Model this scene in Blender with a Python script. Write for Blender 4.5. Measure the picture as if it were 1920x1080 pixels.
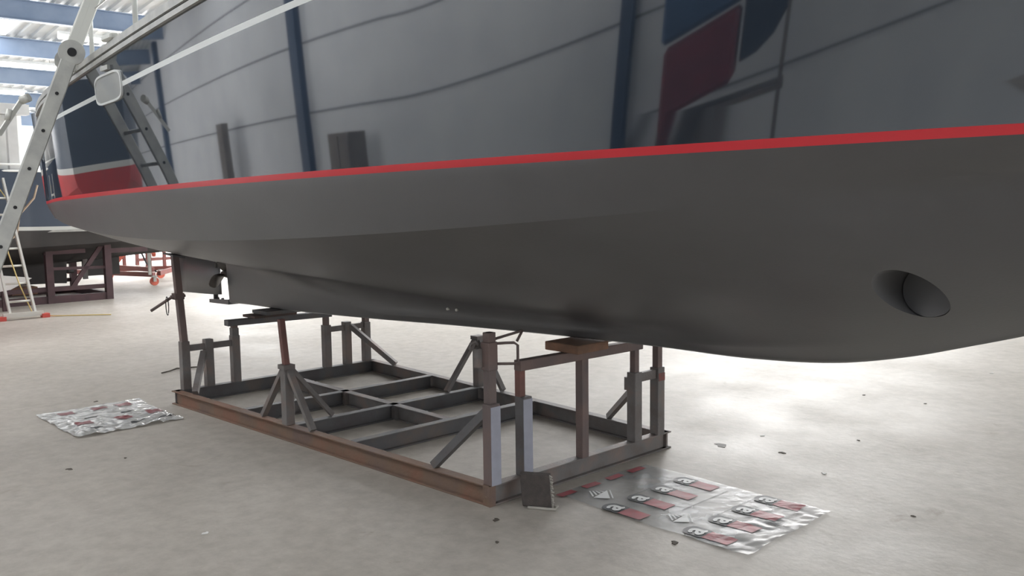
import bpy, bmesh, math, random
import numpy as np
from mathutils import Vector, Matrix, noise
from mathutils.bvhtree import BVHTree
for o in list(bpy.data.objects): bpy.data.objects.remove(o)
sc = bpy.context.scene
COL = sc.collection
R = math.radians
random.seed(7)
# ------------------------------------------------------------------ camera
F_PX = 1650.0; EYE = 1.61; PITCH = R(5.65); ROLL = R(-0.75)
cam_d = bpy.data.cameras.new('camera'); cam_d.sensor_width = 36.0; cam_d.lens = F_PX / 1920 * 36.0
cam_d.clip_start = 0.05; cam_d.clip_end = 200
cam = bpy.data.objects.new('camera', cam_d); COL.objects.link(cam)
_fw = Vector((0, math.cos(PITCH), -math.sin(PITCH))); _u0 = Vector((0, math.sin(PITCH), math.cos(PITCH))); _r0 = Vector((1, 0, 0))
_r = _r0 * math.cos(ROLL) + _u0 * math.sin(ROLL); _u = _u0 * math.cos(ROLL) - _r0 * math.sin(ROLL)
_m = Matrix((_r, _u, -_fw)).transposed().to_4x4(); _m.translation = Vector((0, 0, EYE))
cam.matrix_world = _m
sc.camera = cam
# ------------------------------------------------------------------ world, exposure
wd = bpy.data.worlds.new('overcast_sky'); sc.world = wd; wd.use_nodes = True
_bg = wd.node_tree.nodes['Background']; _bg.inputs[0].default_value = (0.93, 0.96, 1.0, 1); _bg.inputs[1].default_value = 1.5
sc.view_settings.view_transform = 'Standard'; sc.view_settings.look = 'None'
sc.view_settings.exposure = 0.18; sc.view_settings.gamma = 1.0; sc.view_settings.use_curve_mapping = False
# ------------------------------------------------------------------ site frame: s along the boat, v across towards the camera, z up
ML = Vector((-2.051, 7.706, 0)); D = Vector((.684, -.729, 0)).normalized(); N = Vector((D.y, -D.x, 0))
HEAD = math.atan2(D.y, D.x)
def W(s, v, z=0.0): return ML + D * s + N * v + Vector((0, 0, z))
SITE = Matrix.Translation(ML) @ Matrix.Rotation(HEAD, 4, 'Z')
def area(name, s, v, z, sx, sy, aim, power, col=(1, 1, 1)):
    l = bpy.data.lights.new(name, 'AREA'); l.shape = 'RECTANGLE'; l.size = sx; l.size_y = sy; l.energy = power; l.color = col
    o = bpy.data.objects.new(name, l); COL.objects.link(o); o.location = W(s, v, z)
    d = (W(*aim) - W(s, v, z)).normalized(); o.rotation_euler = d.to_track_quat('-Z', 'Z').to_euler()
    return o
# daylight entering through the open gate bays of the hall (the bays are built below, these lights stand in them; the front one is an added fill)
area('gate_daylight', -5.5, -19.8, 2.6, 19, 4.6, (-6, 0, 1.6), 5400, (1, .985, .97))
area('end_gate_daylight', -27.6, -10.5, 2.4, 17, 4.4, (0, -8, 2.0), 6500, (1, .99, .98))
area('front_fill_light', 15.6, 0.0, 2.6, 9, 4.4, (0, 0, 1.5), 250, (1, .99, .97))  # added fill from behind the viewer, no gate known there
# ------------------------------------------------------------------ materials
def nodes(name):
    m = bpy.data.materials.new(name); m.use_nodes = True; t = m.node_tree
    return m, t, t.nodes['Principled BSDF']
def mat(name, c, rough=.5, metal=0, c2=None, scale=6, bump=0, bscale=40, spec=.5, ior=1.5, alpha=1, detail=6, c3=None, coat=0, lo=.35, hi=.65):
    m, t, b = nodes(name)
    b.inputs['Base Color'].default_value = (*c, 1); b.inputs['Roughness'].default_value = rough; b.inputs['Metallic'].default_value = metal
    b.inputs['IOR'].default_value = ior; b.inputs['Specular IOR Level'].default_value = spec; b.inputs['Alpha'].default_value = alpha
    b.inputs['Coat Weight'].default_value = coat; b.inputs['Coat Roughness'].default_value = .05
    tc = t.nodes.new('ShaderNodeTexCoord')
    if c2:
        n = t.nodes.new('ShaderNodeTexNoise'); n.inputs['Scale'].default_value = scale; n.inputs['Detail'].default_value = detail
        t.links.new(tc.outputs['Object'], n.inputs['Vector'])
        r = t.nodes.new('ShaderNodeValToRGB'); e = r.color_ramp.elements
        e[0].position = lo; e[0].color = (*c, 1); e[1].position = hi; e[1].color = (*c2, 1)
        if c3: x = e.new(.5 * (lo + hi)); x.color = (*c3, 1)
        t.links.new(n.outputs['Fac'], r.inputs[0]); t.links.new(r.outputs[0], b.inputs['Base Color'])
    if bump:
        n2 = t.nodes.new('ShaderNodeTexNoise'); n2.inputs['Scale'].default_value = bscale; n2.inputs['Detail'].default_value = 4
        t.links.new(tc.outputs['Object'], n2.inputs['Vector'])
        bp = t.nodes.new('ShaderNodeBump'); bp.inputs['Strength'].default_value = bump; bp.inputs['Distance'].default_value = .01
        t.links.new(n2.outputs['Fac'], bp.inputs['Height']); t.links.new(bp.outputs[0], b.inputs['Normal'])
    return m
def emit(name, c, st):
    m, t, b = nodes(name)
    b.inputs['Base Color'].default_value = (*c, 1); b.inputs['Emission Color'].default_value = (*c, 1); b.inputs['Emission Strength'].default_value = st
    return m
M = {}
M['steel'] = mat('weathered_steel', (.17, .145, .135), .62, .2, (.25, .20, .18), 5, .3, 60, c3=(.20, .19, .185))
M['steel_dark'] = mat('dark_weathered_steel', (.135, .125, .125), .6, .2, (.19, .165, .15), 5, .3, 60, c3=(.15, .15, .155))
M['rust'] = mat('rusty_steel', (.24, .13, .09), .8, .1, (.18, .125, .105), 4, .4, 50, c3=(.21, .14, .10))
M['tube'] = mat('brown_rusted_tube', (.21, .15, .135), .65, .15, (.16, .13, .125), 6, .3, 50)
M['redtube'] = mat('reddish_tube', (.24, .11, .095), .6, .2, (.17, .09, .08), 8, .2, 50)
M['greypaint'] = mat('lavender_grey_paint', (.37, .38, .45), .55, 0, (.33, .34, .40), 14, .1, 40)
M['redpaint'] = mat('faded_red_paint', (.26, .09, .08), .6, 0, (.16, .10, .09), 30)
M['wood'] = mat('rough_timber', (.30, .16, .10), .8, 0, (.20, .12, .08), 9, .4, 60)
M['ply'] = mat('packing_board', (.13, .085, .075), .8, 0, (.10, .08, .07), 9, .3, 60)
M['navy'] = mat('glossy_navy_topsides', (.020, .028, .040), .035, 0, None, ior=2.35, spec=.5)
M['anti'] = mat('dark_grey_antifouling', (.108, .108, .113), .40, 0, (.098, .098, .102), 3, .05, 80, ior=1.75, detail=3)
M['stripe_red'] = mat('red_boot_stripe', (.62, .035, .045), .3)
M['stripe_white'] = mat('white_cove_stripe', (.80, .82, .80), .3)
M['stripe_grey'] = mat('pale_grey_boot_stripe', (.62, .63, .60), .35)
M['rail'] = mat('grey_toe_rail', (.55, .54, .50), .4, .2, (.42, .42, .40), 10)
M['white'] = mat('white_gelcoat', (.82, .83, .80), .35)
M['glass'] = mat('tinted_portlight_pane', (.45, .46, .45), .12, 0, None, ior=1.7)
M['bronze'] = mat('dull_bronze', (.10, .09, .085), .4, .5, (.13, .12, .11), 8)
M['alu'] = mat('weathered_aluminium', (.56, .56, .52), .45, .3, (.44, .44, .42), 9, .15, 30)
M['alu_bright'] = mat('bright_aluminium', (.70, .70, .65), .4, .3)
M['hole'] = mat('black_rubber', (.03, .03, .032), .8)
M['redplastic'] = mat('red_plastic', (.65, .10, .08), .5)
M['maroon'] = mat('maroon_steel', (.105, .06, .065), .65, .1, (.08, .05, .055), 5)
M['orange'] = mat('orange_red_paint', (.75, .17, .10), .5, 0, (.55, .13, .09), 7)
M['darkred'] = mat('dull_red_steel', (.25, .085, .075), .6, 0, (.20, .08, .07), 6)
M['navy2'] = mat('blue_black_topsides', (.065, .085, .12), .15, 0, None, ior=1.6)
M['navy3'] = mat('matt_blue_hull_paint', (.05, .07, .10), .45)
M['timber_grey'] = mat('grey_brown_board', (.22, .20, .18), .8, 0, (.17, .15, .14), 4)
M['anti2'] = mat('charcoal_bottom_paint', (.040, .038, .038), .6, 0, (.055, .050, .048), 3)
M['antired'] = mat('red_bottom_paint', (.52, .05, .05), .5, 0, (.42, .05, .05), 3)
M['orangepatch'] = mat('salmon_primer', (.75, .42, .30), .6)
M['plastic_white'] = mat('white_sheeting', (.86, .86, .83), .45, 0, (.72, .72, .70), 3)
M['blue'] = mat('blue_reflection_block', (.05, .11, .22), .55, 0, (.045, .09, .18), 4)
M['redblock'] = mat('red_reflection_block', (.22, .035, .05), .5, 0, (.17, .03, .04), 4)
M['hose'] = mat('yellow_cord', (.70, .55, .22), .6)
M['brownhose'] = mat('tan_hose', (.34, .25, .17), .6)
M['pad'] = mat('carpet_faced_pad', (.10, .085, .078), .95, 0, (.075, .066, .062), 30, .6, 200)
M['fray'] = mat('frayed_backing', (.42, .40, .36), .9)
M['debris'] = mat('dark_flake', (.10, .085, .07), .9)
M['stain'] = mat('damp_spot', (.15, .14, .125), .7)
M['debris_w'] = mat('white_flake', (.75, .74, .72), .8)
M['beam_blue'] = mat('blue_roof_steel', (.25, .32, .44), .5, 0, (.21, .28, .40), 2)
M['roofm'] = mat('pale_roof_sheeting', (.80, .82, .82), .5, 0, (.74, .77, .78), 2)
M['wallm'] = mat('grey_wall_cladding', (.70, .72, .74), .6, 0, (.64, .66, .69), 1.2)
M['col_blue'] = mat('dark_blue_column', (.03, .06, .12), .5)
M['seam'] = mat('cladding_seam', (.22, .23, .25), .6)
M['roof_glow'] = emit('glowing_roof_panel', (1, 1, 1), 5.0)
M['lamp'] = emit('strip_lamp_tube', (1, .99, .95), 9.0)
# printed sheeting
def plastic():
    m, t, b = nodes('clear_printed_sheeting')
    b.inputs['Base Color'].default_value = (.25, .265, .28, 1); b.inputs['Roughness'].default_value = .30; b.inputs['IOR'].default_value = 1.33; b.inputs['Specular IOR Level'].default_value = .28
    tc = t.nodes.new('ShaderNodeTexCoord'); n = t.nodes.new('ShaderNodeTexNoise'); n.inputs['Scale'].default_value = 3.5; n.inputs['Detail'].default_value = 5
    t.links.new(tc.outputs['Object'], n.inputs['Vector'])
    r = t.nodes.new('ShaderNodeValToRGB'); e = r.color_ramp.elements; e[0].position = .40; e[0].color = (.30, .30, .30, 1); e[1].position = .66; e[1].color = (.60, .60, .60, 1)
    t.links.new(n.outputs['Fac'], r.inputs[0]); t.links.new(r.outputs[0], b.inputs['Alpha'])
    n2 = t.nodes.new('ShaderNodeTexNoise'); n2.inputs['Scale'].default_value = 14; n2.inputs['Distortion'].default_value = 1.2
    t.links.new(tc.outputs['Object'], n2.inputs['Vector'])
    bp = t.nodes.new('ShaderNodeBump'); bp.inputs['Strength'].default_value = .25; bp.inputs['Distance'].default_value = .01
    t.links.new(n2.outputs['Fac'], bp.inputs['Height']); t.links.new(bp.outputs[0], b.inputs['Normal'])
    return m
M['plastic'] = plastic()
M['plastic2'] = mat('silvery_sheeting', (.78, .78, .76), .14, .3, None, bump=.5, bscale=16, alpha=.80)
M['print_red'] = mat('red_print', (.36, .045, .06), .6, 0, (.26, .06, .07), 14)
M['print_black'] = mat('black_print', (.045, .047, .05), .6)
M['print_white'] = mat('white_print', (.75, .76, .75), .6)
M['print_red2'] = mat('dull_red_print', (.26, .10, .105), .3)
# concrete floor
def concrete():
    m, t, b = nodes('worn_concrete'); L = t.links.new
    tc = t.nodes.new('ShaderNodeTexCoord')
    def nz(sc_, det, rough=.55, dist=0):
        n = t.nodes.new('ShaderNodeTexNoise'); n.inputs['Scale'].default_value = sc_; n.inputs['Detail'].default_value = det; n.inputs['Roughness'].default_value = rough; n.inputs['Distortion'].default_value = dist
        L(tc.outputs['Object'], n.inputs['Vector']); return n
    def ramp(n, p0, c0, p1, c1):
        r = t.nodes.new('ShaderNodeValToRGB'); e = r.color_ramp.elements; e[0].position = p0; e[0].color = (*c0, 1); e[1].position = p1; e[1].color = (*c1, 1)
        L(n.outputs['Fac'], r.inputs[0]); return r
    def mix(a, b_, f=None, mode='MIX', fac=.5):
        x = t.nodes.new('ShaderNodeMix'); x.data_type = 'RGBA'; x.blend_type = mode; x.inputs['Factor'].default_value = fac
        if f: L(f, x.inputs['Factor'])
        L(a, x.inputs['A']); L(b_, x.inputs['B']); return x.outputs['Result']
    base = ramp(nz(.55, 8, .6, .3), .3, (.405, .372, .326), .7, (.50, .463, .412))
    fine = ramp(nz(9, 8, .7), .35, (.84, .83, .82), .65, (1.05, 1.05, 1.05))
    c = mix(base.outputs[0], fine.outputs[0], None, 'MULTIPLY', 1)
    spots = ramp(nz(2.4, 6, .6, 1.0), .66, (0, 0, 0), .74, (1, 1, 1))
    dk = t.nodes.new('ShaderNodeRGB'); dk.outputs[0].default_value = (.27, .22, .17, 1)
    f1 = t.nodes.new('ShaderNodeMath'); f1.operation = 'MULTIPLY'; f1.inputs[1].default_value = .5; L(spots.outputs[0], f1.inputs[0])
    c = mix(c, dk.outputs[0], f1.outputs[0])
    sp2 = ramp(nz(15, 2, .5), .72, (0, 0, 0), .76, (1, 1, 1))
    wh = t.nodes.new('ShaderNodeRGB'); wh.outputs[0].default_value = (.55, .53, .50, 1)
    f2 = t.nodes.new('ShaderNodeMath'); f2.operation = 'MULTIPLY'; f2.inputs[1].default_value = .45; L(sp2.outputs[0], f2.inputs[0])
    c = mix(c, wh.outputs[0], f2.outputs[0])
    L(c, b.inputs['Base Color'])
    rr = ramp(nz(1.2, 6), .3, (.52, .52, .52), .7, (.66, .66, .66)); L(rr.outputs[0], b.inputs['Roughness'])
    bp = t.nodes.new('ShaderNodeBump'); bp.inputs['Strength'].default_value = .15; bp.inputs['Distance'].default_value = .01
    L(nz(25, 6).outputs['Fac'], bp.inputs['Height']); L(bp.outputs[0], b.inputs['Normal'])
    b.inputs['Specular IOR Level'].default_value = .5
    return m
M['concrete'] = concrete()
# ------------------------------------------------------------------ builders
class MB:
    """collects shapes given in site coordinates (s, v, z)"""
    def __init__(self): self.bm = bmesh.new()
    def P(self, p): return Vector((p[0], -p[1], p[2]))
    def hexa(self, c8, mi=0):
        vs = [self.bm.verts.new(self.P(c)) for c in c8]
        for f in ((0, 1, 2, 3), (7, 6, 5, 4), (0, 4, 5, 1), (1, 5, 6, 2), (2, 6, 7, 3), (3, 7, 4, 0)):
            fc = self.bm.faces.new([vs[i] for i in f]); fc.material_index = mi
        return self
    def box(self, s0, s1, v0, v1, z0, z1, mi=0):
        return self.hexa([(s0, v0, z0), (s1, v0, z0), (s1, v1, z0), (s0, v1, z0), (s0, v0, z1), (s1, v0, z1), (s1, v1, z1), (s0, v1, z1)], mi)
    def post(self, s, v, w, z0, z1, ds=0, dv=0, w2=None):
        h = w / 2; g = (w2 or w) / 2
        return self.hexa([(s - h, v - h, z0), (s + h, v - h, z0), (s + h, v + h, z0), (s - h, v + h, z0),
                          (s + ds - g, v + dv - g, z1), (s + ds + g, v + dv - g, z1), (s + ds + g, v + dv + g, z1), (s + ds - g, v + dv + g, z1)])
    def bar(self, p, q, w, h=None, mi=0):
        """box-section bar from p to q, w wide (horizontal), h deep"""
        h = h or w; p = Vector(p); q = Vector(q); d = (q - p).normalized()
        up = Vector((0, 0, 1)) if abs(d.z) < .98 else Vector((1, 0, 0))
        a = d.cross(up).normalized() * w / 2; b = a.cross(d).normalized() * h / 2
        return self.hexa([p - a - b, p + a - b, p + a + b, p - a + b, q - a - b, q + a - b, q + a + b, q - a + b], mi)
    def ibeam(self, p, q, w, h, tf=.009, tw=.010):
        p = Vector(p); q = Vector(q); d = (q - p).normalized(); a = d.cross(Vector((0, 0, 1))).normalized(); z = Vector((0, 0, 1))
        self.bar(p + z * (h / 2 - tf / 2), q + z * (h / 2 - tf / 2), w, tf); self.bar(p - z * (h / 2 - tf / 2), q - z * (h / 2 - tf / 2), w, tf)
        self.bar(p, q, tw, h - 2 * tf + .002); return self
    def tube(self, pts, r, n=10, cap=True, mi=0):
        pts = [Vector(p) for p in pts]; rings = []
        for i, p in enumerate(pts):
            d = (pts[min(i + 1, len(pts) - 1)] - pts[max(i - 1, 0)]).normalized()
            up = Vector((0, 0, 1)) if abs(d.z) < .9 else Vector((1, 0, 0))
            a = d.cross(up).normalized(); b = a.cross(d); rr = r[i] if isinstance(r, (list, tuple)) else r
            rings.append([self.bm.verts.new(self.P(p + (a * math.cos(2 * math.pi * k / n) + b * math.sin(2 * math.pi * k / n)) * rr)) for k in range(n)])
        for A, B in zip(rings, rings[1:]):
            for k in range(n):
                f = self.bm.faces.new((A[k], A[(k + 1) % n], B[(k + 1) % n], B[k])); f.smooth = True; f.material_index = mi
        if cap:
            for A in (rings[0], rings[-1]): f = self.bm.faces.new(A); f.material_index = mi
        return self
    def prism(self, poly, e, mi=0):
        """polygon (list of s,v,z) swept by vector e"""
        e = Vector(e); A = [self.bm.verts.new(self.P(Vector(p))) for p in poly]; B = [self.bm.verts.new(self.P(Vector(p) + e)) for p in poly]
        fs = [self.bm.faces.new(A), self.bm.faces.new(B[::-1])]
        for i in range(len(A)): fs.append(self.bm.faces.new((A[i], A[(i + 1) % len(A)], B[(i + 1) % len(A)], B[i])))
        for f in fs: f.material_index = mi
        return self
    def build(self, name, m, parent=None, org=None, bevel=0, flat=False):
        """org = (s,v,z) of a top-level mesh; with a parent the parent's own origin is used"""
        if parent is not None: org = tuple(parent['org'])
        org = org or (0, 0, 0)
        off = self.P(org)
        for v in self.bm.verts: v.co -= off
        bmesh.ops.recalc_face_normals(self.bm, faces=self.bm.faces)
        me = bpy.data.meshes.new(name); self.bm.to_mesh(me); self.bm.free()
        for x in (m if isinstance(m, (list, tuple)) else [m]): me.materials.append(M[x] if isinstance(x, str) else x)
        o = bpy.data.objects.new(name, me); COL.objects.link(o)
        if parent is not None: o.parent = parent; o['org'] = org
        else: o.location = W(*org); o.rotation_euler = (0, 0, HEAD); o['org'] = org
        if bevel:
            b = o.modifiers.new('edge', 'BEVEL'); b.width = bevel; b.segments = 1; b.limit_method = 'ANGLE'
        return o
def thing(name, label, cat, org, group=None):
    o = bpy.data.objects.new(name, None); COL.objects.link(o); o.empty_display_size = .1
    o.location = W(*org); o.rotation_euler = (0, 0, HEAD); o['org'] = org; o['label'] = label; o['category'] = cat
    if group: o['group'] = group
    return o
def tag(o, label, cat, group=None, kind=None):
    o['label'] = label; o['category'] = cat
    if group: o['group'] = group
    if kind: o['kind'] = kind
    return o
def struct(o): o['kind'] = 'structure'; return o
# ------------------------------------------------------------------ the hall
S0, S1, V0, V1 = -28.0, 16.0, -20.0, 8.6
f = MB(); f.box(S0 - 6, S1 + 6, V0 - 6, V1 + 1, -.2, 0); struct(f.build('floor', 'concrete'))
def roof_z(s): return 5.2 + .105 * (s + 24) if s < 0 else 7.72 - .105 * s
# corrugated roof sheeting, ribs running down the slope
rb = MB(); n = 0; v = V0 - .2; prof = []
while v < V1 + .2:
    prof += [(v, 0), (v + .12, 0), (v + .16, .045), (v + .26, .045)]; v += .30
for (sa, sb) in ((S0 - .2, 0), (0, S1 + .2)):
    va = [rb.bm.verts.new(rb.P((sa, p[0], roof_z(sa) + p[1]))) for p in prof]
    vb = [rb.bm.verts.new(rb.P((sb, p[0], roof_z(0) + p[1] if sb == 0 else roof_z(sb) + p[1]))) for p in prof]
    for i in range(len(prof) - 1): rb.bm.faces.new((va[i], va[i + 1], vb[i + 1], vb[i]))
o = rb.build('ceiling', 'roofm'); struct(o)
md = o.modifiers.new('sheet', 'SOLIDIFY'); md.thickness = .01; md.offset = 1
# blue roof beams across the hall
for k, s in enumerate([-26.9, -23.85, -20.85, -17.8, -14.75, -11.7, -8.65, -5.6, -2.55, .5, 3.55, 6.6, 9.65, 12.7]):
    z = roof_z(s) - .03
    b = MB(); b.ibeam((s, V0, z - .23), (s, V1, z - .23), .2, .44, .02, .05)
    struct(b.build('trim_%d' % (k + 1), 'beam_blue'))
# glowing roof panels between the beams; most are added out of view as fill light
def slab(s0, s1, v0, v1, name, m, drop=.055):
    b = MB(); b.hexa([(s0, v0, roof_z(s0) - drop), (s1, v0, roof_z(s1) - drop), (s1, v1, roof_z(s1) - drop), (s0, v1, roof_z(s0) - drop),
                      (s0, v0, roof_z(s0) - drop + .03), (s1, v0, roof_z(s1) - drop + .03), (s1, v1, roof_z(s1) - drop + .03), (s0, v1, roof_z(s0) - drop + .03)])
    return b.build(name, m)
w = 0
for s0, s1, v0, v1 in ((-17.55, -15.0, -2.35, -.2), (-17.55, -15, 3.6, 6.5), (-11.5, -8.9, -2.35, 0), (-11.5, -8.9, 2.4, 7.4), (-5.4, -2.8, 2.4, 7.6), (-17.55, -15, -13, -7.2),
                       (-11.5, -8.9, -14, -5), (-5.4, -2.8, -14, -4.6), (.7, 3.4, -14, -9), (.7, 3.4, 5.4, 7.6), (6.8, 9.5, 6.4, 7.8)):
    w += 1; struct(slab(s0, s1, v0, v1, 'roof_glow_panel_%d' % w, 'roof_glow'))
# walls
def wall(name, boxes, m='wallm'):
    b = MB()
    for x in boxes: b.box(*x)
    return struct(b.build(name, m))
wall('wall_left', [(S0, S1, V1, V1 + .15, 0, 7.8)])
wall('wall_right', [(S0, -15, V0 - .15, V0, 0, 7.8), (4.2, S1, V0 - .15, V0, 0, 7.8), (-15, 4.2, V0 - .15, V0, 5.0, 7.8)])
wall('wall_back', [(S0 - .15, S0, V0, -19, 0, 5.4), (S0 - .15, S0, -2, V1, 0, 5.4), (S0 - .15, S0, -19, -2, 4.6, 5.4)])
wall('wall_front', [(S1, S1 + .15, V0, -4.5, 0, 7.8), (S1, S1 + .15, 4.5, V1, 0, 7.8), (S1, S1 + .15, -4.5, 4.5, 4.8, 7.8)])
k = 14
for s in (-19.3, -5.7, 3.1, 10.6):   # columns along the left wall
    k += 1; b = MB(); w_ = .10 if s == 3.1 else .2; b.box(s - w_, s + w_, V1 - .24, V1, 0, roof_z(s) - .2); struct(b.build('trim_%d' % k, 'col_blue'))
for z in (1.2, 2.4, 3.6, 4.8):                                             # cladding joints
    k += 1; b = MB(); b.box(S0, S1, V1 - .012, V1, z, z + .035); struct(b.build('trim_%d' % k, 'seam'))
# strip lamps under the roof
for i, (s, v, L_) in enumerate([(-15.85, -3.9, 1.7), (-22.2, -2.9, 2.0), (-18.9, -2.9, 2.4)]):
    z = roof_z(s) - .42
    t = thing('strip_lamp', ['long white strip lamp under the roof beam nearest the boat rail', 'white strip lamp glowing low at the left edge under the roof', 'thin strip lamp between the second and third roof beams'][i], 'lamp', (s, v, z), 'ceiling strip lamps')
    MB().box(s - .07, s + .07, v - L_ / 2, v + L_ / 2, z + .05, z + .12).build('housing', 'white', t)
    MB().tube([(s, v - L_ / 2, z), (s, v + L_ / 2, z)], .06, 10).build('diffuser', 'lamp', t)
    for dv in (-L_ / 3, L_ / 3): MB().tube([(s, v + dv, z + .1), (s, v + dv, roof_z(s) + .02)], .008, 6).build('hanger', 'rail', t)
# ------------------------------------------------------------------ hulls
def _hermite(xs, ys, x):
    xs = np.array(xs, float); ys = np.array(ys, float); x = min(max(x, xs[0]), xs[-1])
    i = int(min(max(np.searchsorted(xs, x) - 1, 0), len(xs) - 2))
    def m(j):
        if j == 0: return (ys[1] - ys[0]) / (xs[1] - xs[0])
        if j == len(xs) - 1: return (ys[-1] - ys[-2]) / (xs[-1] - xs[-2])
        a = (ys[j] - ys[j - 1]) / (xs[j] - xs[j - 1]); b = (ys[j + 1] - ys[j]) / (xs[j + 1] - xs[j])
        return 0 if a * b <= 0 and abs(a * b) > 1e-9 else .5 * (a + b)
    h = xs[i + 1] - xs[i]; t = (x - xs[i]) / h
    return ((2 * t**3 - 3 * t**2 + 1) * ys[i] + (t**3 - 2 * t**2 + t) * h * m(i) + (-2 * t**3 + 3 * t**2) * ys[i + 1] + (t**3 - t**2) * h * m(i + 1))
class Spline:      # natural cubic spline, so that the glossy sides mirror without kinks
    def __init__(self, xs, ys):
        self.x = xs = np.array(xs, float); self.y = ys = np.array(ys, float); n = len(xs); h = np.diff(xs); A = np.eye(n); b = np.zeros(n)
        for i in range(1, n - 1):
            A[i, i - 1] = h[i - 1]; A[i, i] = 2 * (h[i - 1] + h[i]); A[i, i + 1] = h[i]; b[i] = 6 * ((ys[i + 1] - ys[i]) / h[i] - (ys[i] - ys[i - 1]) / h[i - 1])
        self.m = np.linalg.solve(A, b)
    def __call__(self, x):
        xs, ys, m = self.x, self.y, self.m; x = min(max(x, xs[0]), xs[-1]); i = int(min(max(np.searchsorted(xs, x) - 1, 0), len(xs) - 2)); h = xs[i + 1] - xs[i]; t = x - xs[i]; u = xs[i + 1] - x
        return float(m[i] * u**3 / 6 / h + m[i + 1] * t**3 / 6 / h + (ys[i] / h - m[i] * h / 6) * u + (ys[i + 1] / h - m[i + 1] * h / 6) * t)
def hermite(*a):
    return a[0](a[1]) if isinstance(a[0], Spline) else _hermite(*a)
VR = [Spline([-3.4, -2, 0, 2, 3.5, 5, 6.2, 7.4, 8.6], [.87, 1.2, 1.5, 1.645, 1.625, 1.42, 1.07, .55, .02])]
VC = [Spline([-3.4, -2, 0, 2, 3.5, 5, 6.2, 7.4, 8.6], [.80, 1.12, 1.41, 1.555, 1.52, 1.27, .86, .36, .01])]
ZR = [Spline([-3.4, 0, 3, 6, 8.6], [1.659, 1.6973, 1.7384, 1.786, 1.833])]
ZC = [Spline([-3.4, -1.5, 0, 1, 2, 3, 4, 5, 6, 7.2, 8.6], [1.485, 1.43, 1.392, 1.386, 1.401, 1.434, 1.488, 1.561, 1.65, 1.72, 1.79])]
ZW = [Spline([-3.4, -1.5, 0, 1.5, 3, 5, 8.6], [2.38, 2.365, 2.369, 2.411, 2.49, 2.64, 2.95])]
ZS = [Spline([-3.4, -1.5, 0, 1.5, 3, 5, 8.6], [2.62, 2.595, 2.609, 2.665, 2.76, 2.93, 3.25])]
ZK = ([-1.0, -.66, .24, 1.59, 2.58, 3.55, 4.2, 4.74, 5.18, 5.50, 5.71, 5.94, 6.5, 7.2, 7.9, 8.6], [.668, .685, .70, .744, .785, .815, .828, .832, .865, .932, .995, 1.068, 1.27, 1.52, 1.66, 1.75])
ZB = ([-3.4, -2.2, -.95, 0], [1.18, 1.13, 1.035, 1.0])     # centreline of the hull bottom aft of the keel
ZG = ([-3.4, -1, 1.3, 2.7, 4, 5, 6, 8.6], [1.30, 1.08, 1.0, .95, .93, 1.0, 1.2, 1.75])
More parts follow.
